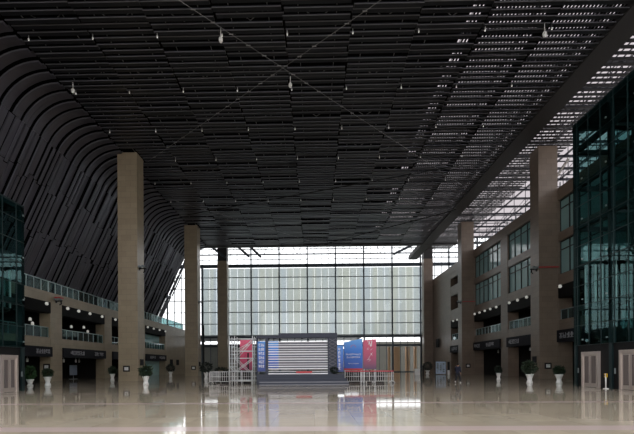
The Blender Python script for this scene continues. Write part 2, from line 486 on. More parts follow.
trimn = 0
for g in (L, Rr):
    # continuous pieces: slab edges / coping
    mb = MB()
    gbox(mb, g, 0, .5, 8, YB, g.slab2[0], g.slab2[1])
    gbox(mb, g, .5, 9, 8, YB, g.slab2[1]-.5, g.slab2[1]-.1)
    gbox(mb, g, .02, .5, 8, 86, g.spand[0], g.spand[1])
    gbox(mb, g, .5, 9, 8, 86, g.spand[1]-.5, g.spand[1]-.1)
    gbox(mb, g, 0, 1.2, 86.9, YB, 0, g.slab2[0])          # solid end wall
    if g.s > 0:
        gbox(mb, g, .02, .5, 8, 84.9, 15.4, 16.4); gbox(mb, g, -.05, .7, 8, YB, 20.0, 21.4)
        gbox(mb, g, .5, 16, 8, YB, 20.2, 20.6); gbox(mb, g, .5, 9, 8, 86, 15.5, 15.9)
        gbox(mb, g, 0, 1.2, 86.9, YB, g.slab2[1], 20.0)
    struct('wall_%s' % g.name, mb, g.stone, '%s stone gallery front with floor bands' % g.name)
    # room linings
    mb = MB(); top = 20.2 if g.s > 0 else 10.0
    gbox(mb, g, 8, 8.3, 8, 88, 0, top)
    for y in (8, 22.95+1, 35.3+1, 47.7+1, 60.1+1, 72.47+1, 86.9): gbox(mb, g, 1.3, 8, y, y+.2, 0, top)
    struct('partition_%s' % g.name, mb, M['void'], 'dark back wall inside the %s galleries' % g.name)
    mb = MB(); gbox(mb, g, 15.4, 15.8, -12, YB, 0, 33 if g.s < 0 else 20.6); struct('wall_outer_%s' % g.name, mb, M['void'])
    for i, y in enumerate(PIL):
        zt = g.slab2[0] if g.s < 0 else 20.0
        mb = MB(); gbox(mb, g, -.02, g.pd, y, y+PW, 0, zt)
        struct('pillar', mb, g.stone, 'square stone gallery pillar on the %s' % g.name)
    for i, (y0, y1) in enumerate(bays):
        if i < 1: continue
        where = place(g.name, i)
        trimn += 1
        mb = MB(); gbox(mb, g, -.06, 1.3, y0, y1, g.fas[0], g.fas[1])
        struct('trim_%d' % trimn, mb, M['fascia'], 'black bulkhead above the %s balcony' % g.name)
        # sign box over the shop front
        t = thing('shop_sign', 'long charcoal sign board with white characters %s' % where, 'sign', (g.x, (y0+y1)/2, g.sign[0]), 0, 'shop signs along the galleries')
        hb = (y1-y0)/2; zz = g.sign[1]-g.sign[0]
        mb = MB(); xa, xb = sorted((-g.s*.25, g.s*1.35)); mb.box(xa, xb, -hb, hb, 0, zz); mb.build('board', M['sign'], t)
        def putl(m_, a, b, z0, z1, s=g.s):
            xx = sorted((-s*.25, -s*.29))
            if s < 0: m_.box(xx[0], xx[1], a, b, z0, z1)
            else: m_.box(xx[0], xx[1], -b, -a, z0, z1)
        spec = {('left',2):[(2.2,4.6,6)], ('left',3):[(-3.8,-.6,5),(1.9,4.4,4)], ('left',4):[(-3,0,4)], ('left',5):[(-3.4,-.8,4),(1.2,4.2,5)],
                ('right',2):[(-4.6,-2.0,4)], ('right',3):[(-4.4,-1.4,5)], ('right',4):[(-4.6,-2.2,4),(.2,3.2,5)], ('right',5):[(-4,-1,4)]}.get((g.name,i), [(-2,2,5)])
        for sd, (a, b, n) in enumerate(spec): 
            mb = MB(); glyphs(mb, a, b, zz*.3, zz*.74, n, putl, seed=sd+i*3); mb.build('lettering', M['sign_letter'], t)
        # balcony railing
        t = thing('balcony_railing', 'glass balcony railing with steel handrail %s' % where, 'railing', (g.x+g.s*.25, (y0+y1)/2, g.rail[0]), 0, 'glass railings on the middle gallery')
        zz = g.rail[1]-g.rail[0]
        MB().box(-.02, .02, -hb, hb, .06, zz-.08).build('glass_panel', M['rail_glass'], t)
        MB().box(-.05, .05, -hb, hb, zz-.08, zz).build('handrail', M['rail'], t)
        n = 9
        for k in range(n):
            yy = -hb+.08+(2*hb-.16)*k/(n-1); MB().box(-.045, .045, -.04, .04, 0, zz-.08).build('post', M['rail'], t, (0,yy,0))

# railing along the top of the left gallery
for k in range(6):
    y0, y1 = 22.95+12.39*k, 22.95+12.39*(k+1)
    y1 = min(y1, YB-.3)
    t = thing('gallery_railing', 'glass railing on the upper left gallery edge, %s length from the near end' % ORD[k], 'railing', (XL-.25, (y0+y1)/2, 10.25), 0, 'glass railings under the slat wall')
    hb = (y1-y0)/2
    MB().box(-.02, .02, -hb, hb, .05, 1.25).build('glass_panel', M['rail_glass'], t)
    MB().box(-.05, .05, -hb, hb, 1.27, 1.35).build('handrail', M['rail'], t)
    for j in range(11):
        yy = -hb+.05+(2*hb-.1)*j/10; MB().box(-.045, .045, -.04, .04, 0, 1.27).build('post', M['rail'], t, (0,yy,0))

# windows in the two upper right storeys
wn = 0
for i, (y0, y1) in enumerate(bays):
    if i < 1 or i > 4: continue
    for zi, (z0, z1) in enumerate(((11.7,15.4),(16.4,20.0))):
        wn += 1
        mb = MB(); mb.box(XR+.3, XR+.36, y0, y1, z0, z1)
        w = struct('window_%d' % wn, mb, M['window'], 'teal glazed upper gallery window')
        mb = MB(); n = 6
        for k in range(n+1):
            yy = y0+(y1-y0)*k/n; mb.box(XR+.2, XR+.38, yy-.05, yy+.05, z0, z1)
        for zz in (z0+.05, z0+(z1-z0)*.74, z1-.05): mb.box(XR+.2, XR+.38, y0, y1, zz-.05, zz+.05)
        mb.build('window_frame', M['frame'], w)
# the fifth right bay is open: stone balcony fronts over dark recesses
mb = MB()
for z0, z1 in ((11.7,12.6),(15.9,17.3)):
    mb.box(XR, XR+.5, 74.7, 84.9, z0, z1)
mb.box(XR, XR+.5, 74.7, 84.9, 18.9, 20)
struct('wall_right_balconies', mb, M['stone_r'], 'stone balcony fronts in the far right bay')

# ------------------------------------------------------------------ globe lamps
gp = thing('globe_wall_lamp', 'x', 'lamp', (0,0,0))
MB().ball((0,0,0), .2).build('globe', M['globe'], gp)
MB().box(-.3,.3,-.04,.04,-.04,.04).build('bracket', M['fascia'], gp)
first = [True]
def globe(x, y, z, label, group):
    if first[0]:
        gp.location = (x,y,z); gp['label'] = label; gp['group'] = group; first[0] = False
    else: copy_tree(gp, (x,y,z), None, label, group)
LG = {2:[42.7,46.6], 3:[50.6,53.0,55.7,58.9], 4:[62.9,65.6], 5:[75.2,78.0,81.0,84.2]}
for i, ys in LG.items():
    for k, y in enumerate(ys): globe(XL+.32, y, 8.8, 'white globe lamp %s, %s along the black bulkhead' % (place('left',i), ORD[k]), 'globe lamps on the left gallery')
RG = {2:[46.9], 3:[51.8,54.2,56.6,59.0], 4:[63.2,65.3,67.4,69.5,71.6], 5:[76,78.2,80.4,82.6]}
for i, ys in RG.items():
    for k, y in enumerate(ys): globe(XR-.32, y, 10.25, 'white globe lamp %s, %s along the black bulkhead' % (place('right',i), ORD[k]), 'globe lamps on the right gallery')

# ------------------------------------------------------------------ end glass wall
mb = MB(); gw = MB()
gw.quad([(-46,YB,9.0),(46,YB,9.0),(46,YB,33.4),(-46,YB,33.4)])
wall_b = struct('wall_back', MB().box(-46,46,YB-.3,YB+.3,26.6,27.4).box(-46,46,YB-.25,YB+.25,8.75,9.3), M['mullion'], 'dark beams across the glazed end wall')
gw.build('glazing', M['glass'], wall_b)
mv = MB()
xs = [-15.85+7.1*k for k in range(-4, 9)]
for x in xs: mv.box(x-.16, x+.16, YB-.3, YB+.1, 0, 33.4)
mv.box(-28.45,-28.0,YB-.5,YB+.1,0,27)
mv.build('mullions', M['mullion'], wall_b)
mh = MB()
for k in range(-1, 6): mh.box(-46, 46, YB-.16, YB+.02, 24.1-2.93*k-.1, 24.1-2.93*k+.1)
x = -46+.1
for k in range(56):
    xx = -15.85+1.775*(k-17)
    mh.box(xx-.05, xx+.05, YB-.08, YB, 27.4, 33.4)
    if xx < -28.3 or xx > 27.5: mh.box(xx-.1, xx+.1, YB-.12, YB, 9.3, 26.6)
for z in (28.6, 29.8, 31.2): mh.box(-46, 46, YB-.14, YB, z-.09, z+.09)
mh.build('transoms', M['mull_light'], wall_b)
# roof truss in front of the clerestory
mt = MB()
mt.bar((-40,101,28.6),(42,101,28.6),.22); mt.bar((-40,101,30.6),(42,101,30.6),.22); mt.bar((-40,97,29.6),(42,97,29.6),.3)
for k in range(20):
    xa = -40+4*k
    mt.bar((xa,101,28.6),(xa+2,101,32.5),.1); mt.bar((xa+2,101,32.5),(xa+4,101,28.6),.1)
for a_, b_ in (((-20.5,97,26.9),(-27.5,97,32.4)),((-14.9,97,27.0),(-21,97,32.4)),((-12.2,97,26.9),(-17.8,97,32.4)),((18.3,97,27.2),(27.5,97,31.6))): mt.bar(a_, b_, .5)
mt.build('roof_truss', M['mullion'], wall_b)
# translucent blinds between narrow slits
mb = MB()
bi = 0
x = -28.0
k = 0
blinds = []
while True:
    xa = -15.85+1.775*(k-7)
    if xa > 27.2: break
    if xa > -29: mb.quad([(xa+.018,YB+.35,9.3),(xa+1.775-.018,YB+.35,9.3),(xa+1.775-.018,YB+.35,26.5),(xa+.018,YB+.35,26.5)])
    k += 1
mb.build('blinds', M['blind'], wall_b)
# lower glazing with doors
lg = MB(); lg.quad([(-46,YB,0),(46,YB,0),(46,YB,9),(-46,YB,9)]); lg.build('lower_glazing', M['glass'], wall_b)
mb = MB(); mb.box(-28.2,29,YB-.2,YB+.1,6.5,7.0); mb.box(-28.2,29,YB-.2,YB+.1,0,.2)
for k in range(32):
    xx = -28+1.775*k; mb.box(xx-.06, xx+.06, YB-.1, YB, 0, 8.8)
mb.build('door_frames', M['mullion'], wall_b)
# entrance portal outside, on the right
for k, (x, w) in enumerate(((19.6,.5),(21.6,1.5),(24.4,1.0),(26.4,.5),(15.0,1.2))):
    tag(MB().box(x-w/2, x+w/2, YB+4, YB+5, -.3, 6.5).build('portal_pier', M['orange_stone']), 'warm tan stone pier outside the glass doors, %s in the row' % ORD[k], 'pier', 'stone piers of the entrance portal')
struct('exterior_wall', MB().box(-60, -14, YB+17, YB+17.4, -.3, 8.2).box(-14, 6.5, YB+17, YB+17.4, -.3, 8.8).box(6.5, 13, YB+17, YB+17.4, -.3, 6.6).box(13, 60, YB+17, YB+17.4, -.3, 8.6), M['out_wall'], 'pale low wall outside the end doors')
struct('exterior_shade_roof', MB().box(-60, 12.5, YB+.6, YB+18, 9.05, 9.5), M['mullion'], 'porch roof added to shade the ground outside the end doors')  # added porch roof, darkens the ground and wall seen through the glazing

# ------------------------------------------------------------------ ceiling spots and cables
def spot_proto():
    t = thing('ceiling_spotlight', 'x', 'spotlight')
    MB().lathe([(.045,-.1),(.06,-.06),(.06,.02),(.02,.05),(.02,.3)], seg=10).build('housing', M['white'], t)
    MB().lathe([(.01,-.13),(.042,-.12),(.045,-.098)], seg=10).build('lens', M['spot'], t)
    return t
sp = spot_proto(); f = True
ROWN = ['front','second','third','fourth','fifth','sixth']
for r in range(6):
    y = 30.9+6.2*r
    xsr = [X0+PX*k+.2 for k in range(-4, 5)]
    for k, x in enumerate(xsr):
        lab = 'tiny white spotlight under the dark ceiling, %s from the left in the %s row' % (ORD[k], ROWN[r])
        if f: sp.location = (x,y,ZC-.1); sp['label'] = lab; sp['group'] = 'ceiling spotlights'; f = False
        else: copy_tree(sp, (x,y,ZC-.1), None, lab, 'ceiling spotlights')
def dome(x, y, label):
    t = thing('ceiling_dome_camera', label, 'camera', (x,y,ZC-.75), 0, 'dome cameras hanging from the ceiling')
    MB().lathe([(.02,-.16),(.09,-.13),(.14,-.04),(.14,.02)], seg=14).build('dome', M['white'], t)
    MB().lathe([(.15,.02),(.15,.15),(.07,.26)], seg=14).build('housing', M['white'], t)
    MB().tube([(0,0,.26),(0,0,.9)], .03).build('stem', M['white'], t)
def cables(pts, label, mat='cable', rad=.013):
    m_ = MB()
    m_.tube(pts, rad, 6)
    a, b = Vector(pts[0]), Vector(pts[-1]); n = int((b-a).length/1.5)
    for k in range(1, n):
        q = a.lerp(b, k/n); m_.bar(q+Vector((-.16,0,0)), q+Vector((.16,0,0)), .045)
    tag(m_.build('bracing_cable', M[mat]), label, 'cable', 'bracing cables under the ceiling')
zc = 25.95
dome(-6.7, 30.6, 'white dome camera hanging from the ceiling, left of the cable crossing')
dome(16.8, 30.7, 'white dome camera hanging from the ceiling near the bright slats')
dome(-1.9, 35.7, 'white dome camera hanging below the cable crossing')
dome(-20.7, 35.9, 'white dome camera hanging from the ceiling beside the curved slat wall')
cables([(-20,16.4,zc),(20,57,zc)], 'long beaded cable under the ceiling running away to the right, near')
cables([(-19.5,49.2,zc-.1),(14,19.6,zc-.1)], 'long beaded cable under the ceiling running away to the left, near')
cables([(-21,60.4,zc),(2,84.5,zc)], 'long beaded cable under the ceiling running away to the right, far left')
cables([(-20,66.46,25.8),(17.67,51.24,25.8)], 'dark cable slanting across the far half of the ceiling', 'black', .06)
cables([(-0.12,85.34,25.8),(22.22,65.8,25.8)], 'dark cable slanting across the far end of the ceiling', 'black', .07)
tag(MB().bar((29.5,57,22.2),(29.5,49,25.4),.22).build('roof_brace', M['white']), 'white steel brace above the right gallery roofline', 'brace')

# ------------------------------------------------------------------ plaques, boxes, brackets
def plaque(x, y, z, label):
    t = thing('wall_plaque', label, 'plaque', (x, y, z), 0, 'framed plaques on the stone')
    MB().box(-.38,.38,-.05,0,-.34,.34).build('frame', M['black'], t)
    MB().box(-.22,.22,-.062,-.05,-.18,.18).build('plate', M['white'], t)
    mb = MB()
    for k in range(4): mb.box(-.18,.18,-.066,-.062,.13-.09*k,.155-.09*k)
    mb.build('lettering', M['mull_light'], t)
plaque(-21.5, CY[0], 1.43, 'black framed white plaque on the nearest left column')
plaque(26.25, CY[0], 1.47, 'black framed white plaque on the nearest right column')
plaque(-20.95, CY[1], 1.42, 'black framed white plaque on the middle left column')
plaque(26.33, CY[1], 1.5, 'black framed white plaque on the middle right column')
plaque(-30.75, PIL[3], 1.7, 'black framed white plaque on the gallery pillar beside the left lift tower')
def wallbox(x, y, z, sx, label, w=.75, h=.75):
    t = thing('wall_panel', label, 'panel', (x, y, z), 0, 'dark square panels on the stone')
    MB().box(min(0,sx*.12), max(0,sx*.12), -w/2, w/2, -h/2, h/2).build('frame', M['black'], t)
    MB().box(min(sx*.12,sx*.13), max(sx*.12,sx*.13), -w/2+.1, w/2-.1, -h/2+.1, h/2-.1).build('screen', M['sign'], t)
wallbox(LX1, 48.7, 2.15, 1, 'dark square panel on the inner side of the nearest left column')
wallbox(RX0, 48.7, 2.2, -1, 'dark square panel on the inner side of the nearest right column')
wallbox(LX1, 73.4, 2.1, 1, 'dark square panel on the inner side of the middle left column')
wallbox(XL, 88.4, 2.6, 1, 'dark square panel on the far left end wall, nearer one', 1.5, 1.2)
wallbox(XL, 92.4, 2.6, 1, 'dark square panel on the far left end wall, farther one', 1.5, 1.2)
wallbox(RX0-.3+2.2, 93, 6.5, -1, 'pale square panel on the far right end wall', 2.2, 1.9)

def bracket(x, y, z, s, label, red=None):
    t = thing('camera_bracket', label, 'camera', (x, y, z), 0, 'camera brackets on columns')
    MB().tube([(0,0,0),(s*.75,0,.05)], .06).box(-.04,.04,-.15,.15,-.2,.2).build('arm', M['black'], t)
    MB().box(s*.2-.12,s*.2+.12,-.6,-.05,.05,.25).box(s*.55-.1,s*.55+.1,-.55,-.0,.1,.3).build('camera', M['mull_light'], t)
    MB().tube([(s*.6,0,0),(s*.62,0,-.35),(s*.55,-.2,-.45)], .07).build('lower_camera', M['black'], t)
    if red:
        MB().box(*red).build('red_bar', M['red'], t)
bracket(LX1, 48.3, 13.0, 1, 'camera bracket on the inner side of the nearest left column')
bracket(LX1, 73.2, 12.8, 1, 'camera bracket on the inner side of the middle left column')
bracket(RX0, 48.2, 12.4, -1, 'camera bracket with long red bar on the nearest right column', (-.1,2.2,-.6,-.5,.12,.22))
bracket(RX0, 73.0, 12.4, -1, 'camera bracket with long red bar on the middle right column', (.1,2.2,-.6,-.53,.06,.16))
bracket(XL, 48.8, 9.4, 1, 'camera bracket with red mount on the gallery pillar beside the left lift tower', (.1,.8,-.5,.2,.3,.42))
# narrow conduit columns running up beside the columns
for (x, y, lab) in ((LX1+.5, 74.5, 'thin dark pole standing behind the middle left column'), (-28.6, 95, 'thin dark pole in front of the far left end wall')):
    t = thing('pole', lab, 'pole', (x, y, 0))
    MB().tube([(0,0,0),(0,0,9)], .12).build('shaft', M['black'], t); MB().ball((0,-.1,6.1), .28).build('camera', M['black'], t)

# ------------------------------------------------------------------ lamps in the gallery recesses
tp = None
def downlight(x, y, z, label):
    global tp
    if tp is None:
        tp = thing('track_spotlight', label, 'spotlight', (x,y,z), 0, 'spotlights under the shop signs')
        MB().lathe([(.09,-.36),(.11,-.34),(.11,0),(.02,.02),(.02,.2)], seg=12).build('can', M['white'], tp)
        MB().lathe([(.01,-.375),(.08,-.37),(.085,-.36)], seg=12).build('lens', M['spot'], tp)
    else: copy_tree(tp, (x,y,z), None, label)
for k, y in enumerate((44.3,46.1)): downlight(-31.9, y, 2.65, 'white can spotlight under the sign beside the left lift tower, %s along' % ORD[k])
for k, y in enumerate((51.8,52.9,55.6,56.4)): downlight(-31.9, y, 2.65, 'white can spotlight under the sign before the nearest left column, %s along' % ORD[k])
for k, y in enumerate((53.5,55.3,57.2)): downlight(29.1, y, 3.9, 'white can spotlight under the sign past the nearest right column, %s along' % ORD[k])
for k, y in enumerate((64.5,67)): downlight(29.1, y, 3.9, 'white can spotlight under the sign before the middle right column, %s along' % ORD[k])
tq = None
for k, (y, z) in enumerate(((46.6,7.2),(47.0,6.75),(54.6,7.1),(57.6,7.3),(58.6,6.8))):
    lab = 'small white pendant lamp hanging in the dark left balcony, %s from the lift tower' % ORD[k]
    if tq is None:
        tq = thing('pendant_lamp', lab, 'lamp', (-31.9,y,z), 0, 'pendant lamps in the left balconies')
        MB().lathe([(.16,-.3),(.15,0),(.05,.08)], seg=12).build('shade', M['globe'], tq)
        MB().tube([(0,0,.08),(0,0,1.9)], .015, 5).build('cord', M['black'], tq)
    else: copy_tree(tq, (-31.9,y,z), None, lab)
# display board deep in a left doorway
t = thing('display_board', 'pale blue-grey display board in the dark doorway left of the nearest left column', 'board', (-33.4, 57.6, 0), R(90))
MB().box(-.85,.85,-.04,.04,.55,1.95).build('panel', pmat('pale blue grey panel', rgb(140,152,166), .4), t)
MB().box(-.8,.8,-.12,.12,0,.06).box(-.05,.05,-.03,.03,.06,.55).build('foot', M['mull_light'], t)
struct('window_9', MB().box(-31.6,-31.55,74.7,84.9,0,2.8).box(-31.6,-31.55,74.7,84.9,5.0,7.9), M['window'], 'teal glass shop front past the nearest left column')

# ------------------------------------------------------------------ glass lift towers
def tower(label, x0, x1, y0, y1, z1, face, levels, posts_y):
    """face = x of the hall side"""
    t = thing('glass_lift_tower', label, 'lift tower', ((x0+x1)/2, (y0+y1)/2, 0))
    ox, oy = (x0+x1)/2, (y0+y1)/2
    def P(m_, n, mat): return m_.build(n, mat, t)
    fx = face-ox; bx = (x1 if face == x0 else x0)-ox; s = 1 if bx > fx else -1
    for y in posts_y:
        P(MB().box(min(fx,fx+s*.3), max(fx,fx+s*.3), y-oy-.14, y-oy+.14, 0, z1), 'post', M['frame'])
    for x in (fx+s*2.7, fx+s*5.4):
        P(MB().box(x-.15, x+.15, y1-oy-.3, y1-oy, 0, z1), 'post', M['frame'])
    for z in levels+[z1-.3]:
        m_ = MB(); xa, xb = sorted((fx+s*.02, fx+s*.3))
        m_.box(xa, xb, y0-oy, y1-oy, z, z+.3); xa, xb = sorted((fx, bx)); m_.box(xa, xb, y1-oy-.25, y1-oy-.02, z, z+.3)
        for y in posts_y: m_.box(xa, xb, y-oy-.06, y-oy+.06, z+.05, z+.2)
        P(m_, 'ring_beam', M['frame'])
    # glass skins
    zg = 3.0
    P(MB().quad([(fx,y0-oy,zg),(fx,y1-oy,zg),(fx,y1-oy,z1),(fx,y0-oy,z1)]), 'glass_pane', M['teal_glass'])
    P(MB().quad([(fx,y1-oy,0),(bx,y1-oy,0),(bx,y1-oy,z1),(fx,y1-oy,z1)]), 'glass_pane', M['teal_glass'])
    P(MB().quad([(fx+s*2.9,y0-oy,3),(fx+s*2.9,y1-oy,3),(fx+s*2.9,y1-oy,z1),(fx+s*2.9,y0-oy,z1)]), 'inner_glass_pane', M['teal_glass'])
    # fine mullions and glass fittings
    m_ = MB(); y = y0
    while y < y1:
        m_.box(fx-.03, fx+.03, y-oy-.025, y-oy+.025, zg, z1); y += 1.25
    z = zg
    while z < z1:
        m_.box(fx-.025, fx+.025, y0-oy, y1-oy, z-.02, z+.02); z += 1.45
    P(m_, 'glazing_bars', M['frame'])
    m_ = MB(); y = y0+.6
    while y < y1:
        z = zg+.4
        while z < z1-.4:
            m_.box(fx-s*.08-.03, fx-s*.08+.03, y-oy-.05, y-oy+.05, z-.05, z+.05); z += 2.9
        y += 2.5
    P(m_, 'glass_fittings', M['rail'])
    P(MB().box(min(fx,bx), max(fx,bx), y0-oy, y1-oy, z1, z1+.12), 'roof', M['frame'])
    # ground storey cladding between the doors
    m_ = MB(); xa, xb = sorted((fx+s*.12, fx+s*.2)); m_.box(xa, xb, y0-oy, y1-oy-.05, 0, 2.99)
    P(m_, 'dark_cladding', M['black'])
    # lift guide rails inside
    m_ = MB()
    for y in posts_y[:-1]:
        for dx in (.8, 2.3): m_.box(fx+s*dx-.07, fx+s*dx+.07, y-oy+.9, y-oy+1.05, 0, z1)
    P(m_, 'guide_rails', M['frame'])
    return t
tower('tall teal glass lift tower on the right, reaching toward the roof', 19.4, 26.9, 20, 31.75, 19.3, 19.4, [5.6,8.6,11.5,14.5,17.2], [20.2,24.0,27.9,31.6])
tower('low teal glass lift tower at the left edge of the hall', -29.9, -20.1, 18, 28.8, 12.7, -20.1, [3.1,6.0,9.0], [18.2,21.6,25.0,28.65])
def liftdoor(x, y, s, label, w=1.75, h=2.5):
    t = thing('lift_door', label, 'lift door', (x, y, 0), 0, 'stainless lift doors')
    hw = w/2
    mb = MB(); xa, xb = sorted((0, s*.22))
    mb.box(xa, xb, -hw, -hw+.16, 0, h).box(xa, xb, hw-.16, hw, 0, h).box(xa, xb, -hw+.16, hw-.16, h-.2, h); mb.build('frame', M['steel'], t)
    xa, xb = sorted((s*.06, s*.12))
    for a, b in ((-hw+.16,-.01),(.01,hw-.16)): 
        lf = MB().box(xa, xb, a, b, .02, h-.2).build('door_leaf', M['steel'], t)
        xc, xd = sorted((s*.03, s*.06)); MB().box(xc, xd, a+.1, b-.18, .3, h-.32).build('reflection_inset', M['inset'], lf)
    xa, xb = sorted((-s*.01, 0)); MB().box(xa, xb, hw+.25, hw+.4, 1.0, 1.35).build('call_button', M['mull_light'], t)
liftdoor(19.28, 29.85, 1, 'stainless lift door in the right glass tower, farther from the camera')
liftdoor(19.28, 26.1, 1, 'stainless lift door in the right glass tower, nearer to the camera')
liftdoor(-19.98, 27.25, -1, 'stainless lift door in the left glass tower', 1.5, 2.45)
def liftcar(x, y, z, h, r, label):
    t = thing('lift_car', label, 'lift car', (x, y, z), 0, 'glass lift cars')
    MB().lathe([(r*.8,h),(r*1.08,h+.08),(r*1.08,h+.28),(r*.5,h+.42)], seg=20).build('canopy', M['black'], t)
    MB().lathe([(r*.5,-.25),(r,-.1),(r,.05)], seg=20).build('base', M['black'], t)
    MB().lathe([(r,.05),(r,h)], seg=20).build('glass_wall', M['teal_glass'], t)
    mb = MB()
    for k in range(5):
        a = 2*math.pi*(k+.3)/5; mb.box(r*math.cos(a)-.05, r*math.cos(a)+.05, r*math.sin(a)-.05, r*math.sin(a)+.05, .05, h)
    mb.build('posts', M['white'], t)
liftcar(20.35, 30.75, 6.0, 2.7, .62, 'glass lift car with black canopy behind the far corner of the right tower')
liftcar(20.5, 29.0, 5.8, 2.7, .72, 'glass lift car with black canopy in the middle of the right tower')
liftcar(-21.1, 27.7, 5.6, 2.6, .65, 'glass lift car with black canopy in the left tower')
t = thing('caution_post', 'yellow-topped white caution post between the right lift doors', 'post', (19.0, 27.75, 0))
MB().lathe([(.16,0),(.16,.03),(.05,.06)], seg=14).build('base', M['white'], t)
MB().tube([(0,0,.05),(0,0,1.0)], .04).build('pole', M['white'], t)
MB().box(-.02,.02,-.14,.14,.76,1.0).build('sign_plate', M['yellow'], t)
mb = MB()
def puty(m_, a, b, z0, z1): m_.box(-.03,-.02, -b, -a, z0, z1)
glyphs(mb, -.12, .12, .82, .95, 2, puty, 4); mb.build('lettering', M['black'], t)

# ------------------------------------------------------------------ potted plants
def pot(t, h=.85, r=.34):
    MB().lathe([(r*.72,0),(r*.8,.03),(r*.76,.1),(r*.56,h*.34),(r*.55,h*.42),(r*.9,h*.86),(r,h*.9),(r,h),(r*.86,h),(r*.8,h-.06)], seg=22).build('pot', M['white'], t)
    MB().lathe([(r*.02,h-.07),(r*.8,h-.07)], seg=16).build('soil', M['soil'], t)
def leaves(n, cx, cy, cz, rx, rz, size, seed, shell=.55, droop=.2):
    r = random.Random(seed); mb = MB()
    for _ in range(n):
        while True:
            v = Vector((r.uniform(-1,1), r.uniform(-1,1), r.uniform(-1,1)))
            if shell < v.length < 1: break
        c = Vector((cx+v.x*rx, cy+v.y*rx, cz+v.z*rz))
        d = (v.normalized()+Vector((r.uniform(-.6,.6), r.uniform(-.6,.6), r.uniform(-.5,.5)-droop))).normalized()
        s = d.cross(Vector((r.uniform(-1,1), r.uniform(-1,1), r.uniform(-1,1)))).normalized()
        L_ = size*r.uniform(.7,1.3); w = L_*.24
        nn = d.cross(s)*L_*.08
        mb.quad([c, c+d*L_*.45+s*w+nn, c+d*L_-nn, c+d*L_*.45-s*w+nn])
    return mb
def plant(x, y, label, kind, seed, sc=1.0, ph=.85, pr=.34, top=1.0, rx=.5, mat='leaf', stem=.3):
    t = thing('potted_plant', label, 'plant', (x, y, 0), 0, 'plants in white pots')
    pot(t, ph, pr)
    cz = ph+stem+top/2
    MB().tube([(0,0,ph-.1),(.02,0,ph+stem*.6),(0,.02,cz)], [.04,.035,.02], 6).build('stem', M['bark'], t)
    if kind == 'bush': m_ = leaves(520, 0,0,cz, rx, top/2, .2, seed, .4)
    elif kind == 'ball': m_ = leaves(900, 0,0,cz, rx, top/2, .18, seed, .6)
    else:
        m_ = leaves(260, 0,0,cz, rx, top/2, .34, seed, .3, .35)
    m_.build('foliage', M[mat], t)
plant(-24.6, 35.9, 'bright green egg-shaped bush in a white pot by the left lift tower', 'bush', 1, ph=.6, pr=.3, top=1.07, rx=0.35, mat='leaf_bright', stem=.02)
plant(-23.7, 36.9, 'low dark bush in a white pot beside the bright green bush', 'bush', 2, ph=.8, pr=.32, top=0.65, rx=0.35, mat='leaf', stem=.0)
plant(-24.4, 50.3, 'leafy plant in a white pot left of the nearest left column', 'bush', 3, ph=.82, pr=.3, top=0.82, rx=0.38, mat='leaf', stem=.02)
plant(-15.2, 37.6, 'feathery plant in a white pot right of the nearest left column', 'leafy', 4, ph=.8, pr=.32, top=0.77, rx=0.42, mat='leaf', stem=.05)
plant(-22.9, 66.5, 'dark round plant in a white pot between the left columns', 'bush', 5, ph=.85, pr=.34, top=1.12, rx=0.60, mat='leaf_dark', stem=.02)
plant(-13.6, 52.5, 'dark leafy plant in a white pot left of the barriers', 'leafy', 6, ph=.95, pr=.32, top=1.12, rx=0.63, mat='leaf_dark', stem=.0)
plant(18.95, 37.35, 'tall leafy green plant in a white pot beside the nearest right column', 'bush', 7, ph=.78, pr=.32, top=1.03, rx=0.57, mat='leaf', stem=.1)
plant(20.85, 36.2, 'smaller leafy plant in a white pot before the right lift tower', 'bush', 8, ph=.78, pr=.32, top=0.65, rx=0.38, mat='leaf', stem=.02)
plant(20.0, 46.0, 'small dark plant in a white pot left of the nearest right column', 'bush', 9, ph=.75, pr=.26, top=0.65, rx=0.29, mat='leaf_dark', stem=.0)
plant(20.9, 78, 'dark clipped ball tree in a white pot before the far right wall', 'ball', 10, ph=.7, pr=.42, top=1.46, rx=0.84, mat='leaf_dark', stem=.05)
plant(-11.3, 51, 'dark spreading bush in a white pot behind the left barriers', 'bush', 12, ph=.7, pr=.35, top=0.77, rx=0.84, mat='leaf_dark', stem=.0)

# ------------------------------------------------------------------ stage with screen
SY = 36.8
st = thing('stage', 'dark slate stage with a big screen frame at the middle of the hall', 'stage', (-1.2, SY, 0))
def sx(a): return a+1.2
MB().box(sx(-5.05),sx(2.62),-.2,3.2,0,.9).build('platform', M['stage'], st)
MB().box(sx(-4.7),sx(2.95),-1.0,-.2,0,.28).box(sx(-4.9),sx(2.8),-.6,-.2,.28,.55).build('steps', M['stage'], st)
MB().box(sx(-4.7),sx(2.95),-1.02,-1.0,.2,.28).box(sx(-4.7),sx(2.95),-1.02,-.98,.0,.04).build('step_edges', M['stage_top'], st)
# proscenium
MB().box(sx(-5.05),sx(1.98),0,.7,4.08,4.3).box(sx(-3.13),sx(2.0),-.06,.8,4.1,4.5).build('header', M['stage'], st)
MB().box(sx(-4.3),sx(-4.06),0,.7,.9,4.1).box(sx(-5.1),sx(-4.98),0,.5,.9,4.1).build('jamb', M['stage'], st)
tw = MB().box(sx(1.18),sx(2.0),0,.7,.9,4.1).build('side_tower', M['stage'], st)
mb = MB()
for k in range(9):
    z = 1.2+k*.31
    mb.bar((sx(1.28),-.03,z),(sx(1.9),-.03,z+.31),.04); mb.bar((sx(1.9),-.03,z),(sx(1.28),-.03,z+.31),.04)
mb.build('lattice', M['led'], tw)
scr = MB()
pw = (1.18+4.06-.9)/4
for k in range(4):
    for j in range(3):
        scr.box(sx(-3.16+pw*k)+.01, sx(-3.16+pw*(k+1))-.01, .22, .28, 1.35+.82*j, 1.35+.82*(j+1)-.02)
screen = scr.build('screen', M['led'], st)
